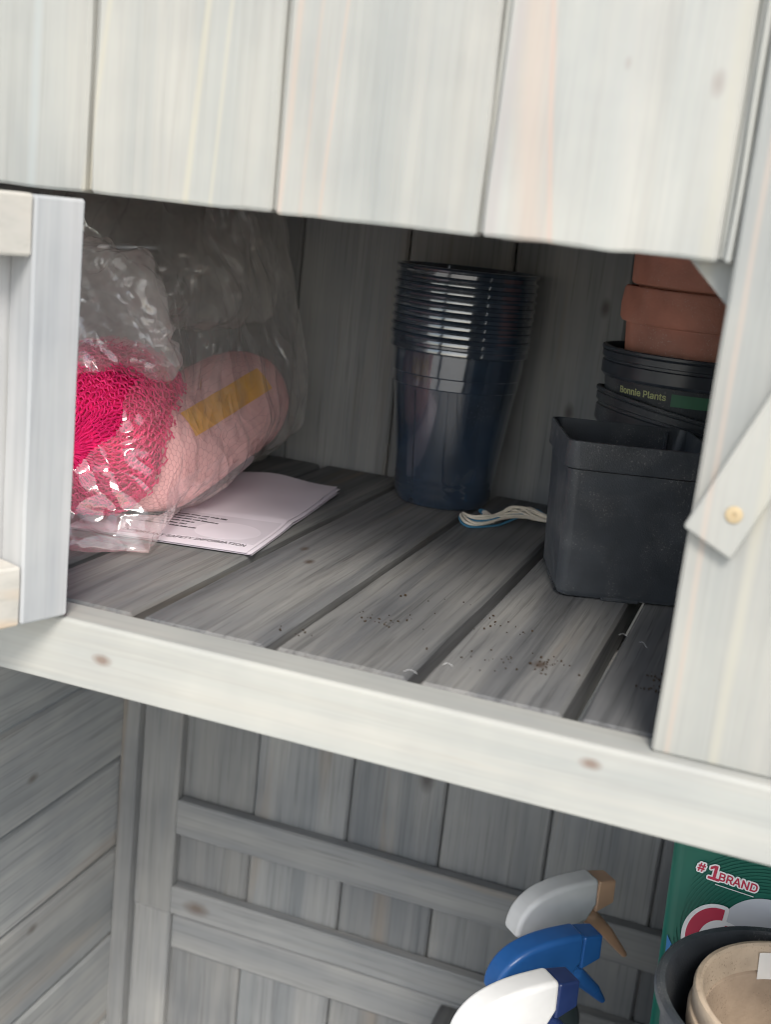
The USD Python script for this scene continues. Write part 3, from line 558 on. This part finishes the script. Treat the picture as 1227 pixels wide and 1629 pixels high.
# ------------------------------------------------------------------ spray bottles in the lower compartment
def spray(name, label, loc, az, shroud, top_m, nozzle, trigger, bodym, tl=1.0, sc_=1.0):
    t = UsdGeom.Xform.Define(stage, path_for(None, name)); t.AddTranslateOp().Set(Gf.Vec3d(*loc)); t.AddRotateZOp().Set(az); t.AddScaleOp().Set(Gf.Vec3f(sc_, sc_, sc_))
    p = tag(t.GetPrim(), label, 'spray bottle')
    w = .0105
    def ext(prof, w, r): return hull(*[((x, s * (w - r), z), r) for x, z in prof for s in (-1, 1)])
    from scipy.interpolate import make_interp_spline
    bk = make_interp_spline(np.linspace(0, 1, 6), np.array([(-.036, .003), (-.034, .014), (-.025, .0255), (-.008, .0330), (.012, .0358), (.032, .0362)]), k=3)(np.linspace(0, 1, 18))
    sh1 = ext([*map(tuple, bk), (.033, .018), (.026, .006), (.0, .001)], w, .0042)
    obj('shroud', tm(sh1), shroud, p, smooth=35)
    nz = hull(*[((x, s * ww, z), .002) for x, ww, z in ((.0375, .0085, .0360), (.0375, .0085, .0120), (.0520, .0075, .0345), (.0530, .0072, .0165)) for s in (-1, 1)])
    obj('nozzle', tm(nz), nozzle, p, smooth=50)
    ch = [(.027, .008, .0050), (.036, .003, .0072), (.057, -.016, .0052), (.057 + .023 * tl, -.016 - .026 * tl, .0026)]
    tg = m3.Manifold.batch_boolean([hull(*[((x0, s * .0045, z0), r0) for s in (-1, 1)], *[((x1, s * .004, z1), r1) for s in (-1, 1)]) for (x0, z0, r0), (x1, z1, r1) in zip(ch, ch[1:])], m3.OpType.Add)
    obj('trigger', tm(tg), trigger, p, smooth=50)
    obj('collar', lathe([(0, -.022), (.0150, -.022), (.0158, -.020), (.0158, -.004), (.0140, .002), (0, .002)], 40), top_m, p, smooth=40)
    hb = (loc[2] - .3403) / sc_
    pr = [(0, -hb), (.034, -hb), (.037, -hb + .004), (.037, -.110), (.035, -.080), (.022, -.045), (.0135, -.032), (.0130, -.0215), (0, -.0215)]
    obj('bottle', lathe(pr, 48), bodym, p, smooth=40)
spray('spray_bottle', 'spray bottle with white head, peach nozzle and peach trigger, rearmost of three', (-.1250, .3330, .572), 46, 'plastic_white', 'plastic_white', 'plastic_peach', 'plastic_peach', 'bottle_body', sc_=1.05)
spray('spray_bottle', 'spray bottle with all-blue head and blue trigger', (-.1230, .262, .560), 45, 'plastic_blue', 'plastic_blue', 'plastic_blue', 'plastic_blue', 'bottle_body', tl=.45, sc_=1.05)
spray('spray_bottle', 'spray bottle with white head, navy nozzle and navy trigger, foremost of three', (-.1290, .185, .560), 47, 'plastic_white', 'plastic_navy', 'plastic_navy', 'plastic_navy', 'bottle_body', tl=.5, sc_=1.1)

# ------------------------------------------------------------------ green detergent box
BX0, BX1, BY = -.0335, .170, .240
dbx = thing('detergent_box', 'green detergent pack with red number one badge behind the round pots', 'detergent box')
hb = hull(*[((x, y, z), .009) for x, z in ((BX0 + .0075, .795), (BX1 - .008, .795), (BX0 + .018, .512), (BX1 - .018, .512)) for y in (BY + .009, BY + .085)])
obj('pack', tm(hb.refine_to_length(.02)), 'box_green', dbx, smooth=50)
def front_plate(poly, t, off): return xf(plate(poly, t), [[1, 0, 0], [0, 0, -1], [0, 1, 0]], (0, BY - off, 0))
CC = (.0440, .6640)
disc = Point(*CC).buffer(.0345, 48)
arcs = unary_union([Point(*CC).buffer(r + .0006, 64).difference(Point(*CC).buffer(r - .0006, 64)) for r in np.arange(.0385, .0700, .0026)]).intersection(Polygon([(-.024, .62), (-.006, .76), (.12, .76), (.12, .69), CC]))
obj('embossed_arc', front_plate(arcs, .0004, .0006), 'box_green', dbx)
obj('pale_disc', front_plate(disc, .0003, .0011), 'print_grey', dbx)
def letters(s, h, x, z, rot=0, sx=1.0):
    g_ = outline(meshkit.text_mesh(s, h, .001, bold=True)); return affinity.rotate(affinity.translate(affinity.scale(g_, sx, 1, origin=(0, 0)), x, z), rot, origin=(x, z))
badge = unary_union([letters('#', .0066, -.0128, .7070, -4), letters('1', .0110, -.0058, .7032, -4, 1.1), letters('BRAND', .0062, .0030, .7034, -4, .98)])
obj('badge_outline', front_plate(badge.buffer(.0011), .0003, .0014), 'print_white', dbx)
obj('badge_lettering', front_plate(badge, .0003, .0017), 'print_red', dbx)
obj('badge_underline', front_plate(affinity.rotate(sbox(.0020, .6992, .0300, .6998), -4, origin=(0, .6995)), .0003, .0014), 'print_white', dbx)
def ell(cx, cz, a, b): return affinity.scale(Point(cx, cz).buffer(1, 48), a, b)
Cc = ell(.0090, .6550, .0215, .0262).difference(ell(.0125, .6530, .0160, .0192)).difference(Polygon([(.0105, .6550), (.0130, .6900), (.05, .70), (.05, .62)]))
Ca = ell(.0160, .6500, .0125, .0188).difference(ell(.0150, .6490, .0100, .0150)).difference(Polygon([(.0160, .6490), (.0135, .6760), (-.02, .69), (-.02, .62), (.02, .62)]))
logo = unary_union([affinity.skew(Cc, 0, 0), Ca])
obj('logo_outline', front_plate(unary_union([logo.buffer(.0030), ell(.0105, .6530, .0170, .0200)]), .0003, .0014), 'print_white', dbx)
obj('logo_lettering', front_plate(logo, .0003, .0017), 'print_red', dbx)
obj('blue_corner', front_plate(Polygon([(-.0222, .6060), (-.0252, .6480), (-.0140, .6300)]), .0003, .0002), 'print_blue', dbx)

# ------------------------------------------------------------------ round pots in front of the box
PX, PY, PZ = .0665, .1140, .6985
bp = thing('round_pot', 'black round plastic pot with rolled rim holding the beige pots', 'plant pot', (PX, PY, .5015)); UsdGeom.Xformable(bp).AddScaleOp().Set(Gf.Vec3f(1.13, 1.13, 1))
H1 = PZ - .5015
obj('pot', lathe([(0, .003), (.054, .003), (.056, .0005), (.059, .0005), (.061, .004), (.0755, H1 - .012), (.0790, H1 - .010), (.0805, H1 - .006), (.0800, H1 - .002), (.0780, H1), (.0750, H1 - .001), (.0735, H1 - .006), (.0725, H1 - .014), (.058, .006), (0, .006)], 96), 'black_matte', bp, smooth=35)
for i, (dz, dx, dy, lab) in enumerate(((-.0130, .0045, -.004, 'beige pot under the top one, its rim just showing inside the black pot'), (.0010, .0060, -.0020, 'topmost beige pot with a white sticker inside, nested in the black pot'))):
    R_ = .0640; Hp = .158; zt = PZ + dz + .002
    t = thing('beige_pot', lab, 'plant pot', (PX + dx, PY + dy, zt - Hp)); UsdGeom.Xformable(t).AddScaleOp().Set(Gf.Vec3f(1.13, 1.13, 1))
    ri = [(R_ - .0080, Hp - .020), (R_ - .0086, Hp - .026)]
    obj('pot', lathe([(0, .004), (.042, .004), (.044, .001), (.047, .001), (.049, .004), (R_ - .0030, Hp - .018), (R_ - .0030, Hp - .0176), *ri, (.045, .009), (0, .009)], 96), 'clay_beige', t, smooth=35)
    obj('rim', lathe([(R_ - .0032, Hp - .0178), (R_ - .0008, Hp - .0165), (R_, Hp - .012), (R_ + .0004, Hp - .003), (R_ - .0006, Hp - .0005), (R_ - .0030, Hp), (R_ - .0046, Hp - .0015), (R_ - .0052, Hp - .0050), (R_ - .0076, Hp - .0178)], 96), 'clay_rim_lit', t, smooth=35)
    if i == 1:
        n = 14; st_ = []
        for a in np.linspace(math.radians(110), math.radians(122), n):
            for z in np.linspace(Hp - .0235, Hp - .0050, 8):
                k = (z - .009) / (Hp - .020 - .009); rad = .045 + (R_ - .008 - .045) * k if z < Hp - .02 else R_ - .008 + .0020 * (z - Hp + .02) / .018
                st_.append(((rad - .0006) * math.cos(a), (rad - .0006) * math.sin(a), z))
        f = []
        for i2 in range(n - 1):
            for j2 in range(7): q = i2 * 8 + j2; f += [[q, q + 1, q + 9], [q, q + 9, q + 8]]
        obj('sticker', solid(trimesh.Trimesh(st_, f, process=False), .0002), 'sticker', t)

# ------------------------------------------------------------------ dirt and web on the slats
cr = []
for cx, cy, n_, s in ((-.118, .066, 24, .016), (-.112, .075, 8, .007), (-.046, .090, 34, .008), (-.050, .070, 14, .007), (-.222, .085, 26, .014), (-.160, .120, 14, .018), (-.262, .030, 14, .006), (-.145, .055, 18, .02), (-.20, .14, 12, .03)):
    for _ in range(n_):
        x, y = cx + rng.normal(0, s), cy + rng.normal(0, s * .55); r_ = rng.uniform(.0003, .0008)
        if any(a - .001 < x < b + .001 for a, b in zip(rights[:-1], lefts[1:])) or y < .004: continue
        e = trimesh.creation.icosphere(subdivisions=0, radius=r_); e.vertices = e.vertices * rng.uniform(.5, 1.6, 3); cr.append(xf(e, t=(x, y, .9004 + r_ * .5)))
d = obj('soil_crumbs', cat(*cr), 'soil'); tag(d, 'dark soil crumbs scattered on the slats near the rail', 'soil', kind='stuff')
wb = []
for p0, p1 in (((-.086, .150, .902), (-.080, .150, .9022)), ((-.072, .146, .9012), (-.066, .140, .9010)), ((-.186, .006, .9010), (-.178, .008, .9012)), ((-.170, .030, .9008), (-.164, .032, .901))):
    q = np.linspace(0, 1, 8)[:, None]; P = np.array(p0) * (1 - q) + np.array(p1) * q; P[:, 2] += .0012 * np.sin(q[:, 0] * 3.1); P[:, 1] += .001 * np.sin(q[:, 0] * 5); wb.append(tube(P, .00008, 5))
w_ = obj('cobweb_threads', cat(*wb), 'web'); tag(w_, 'fine pale cobweb threads across the gaps of the slats', 'cobweb', kind='stuff')
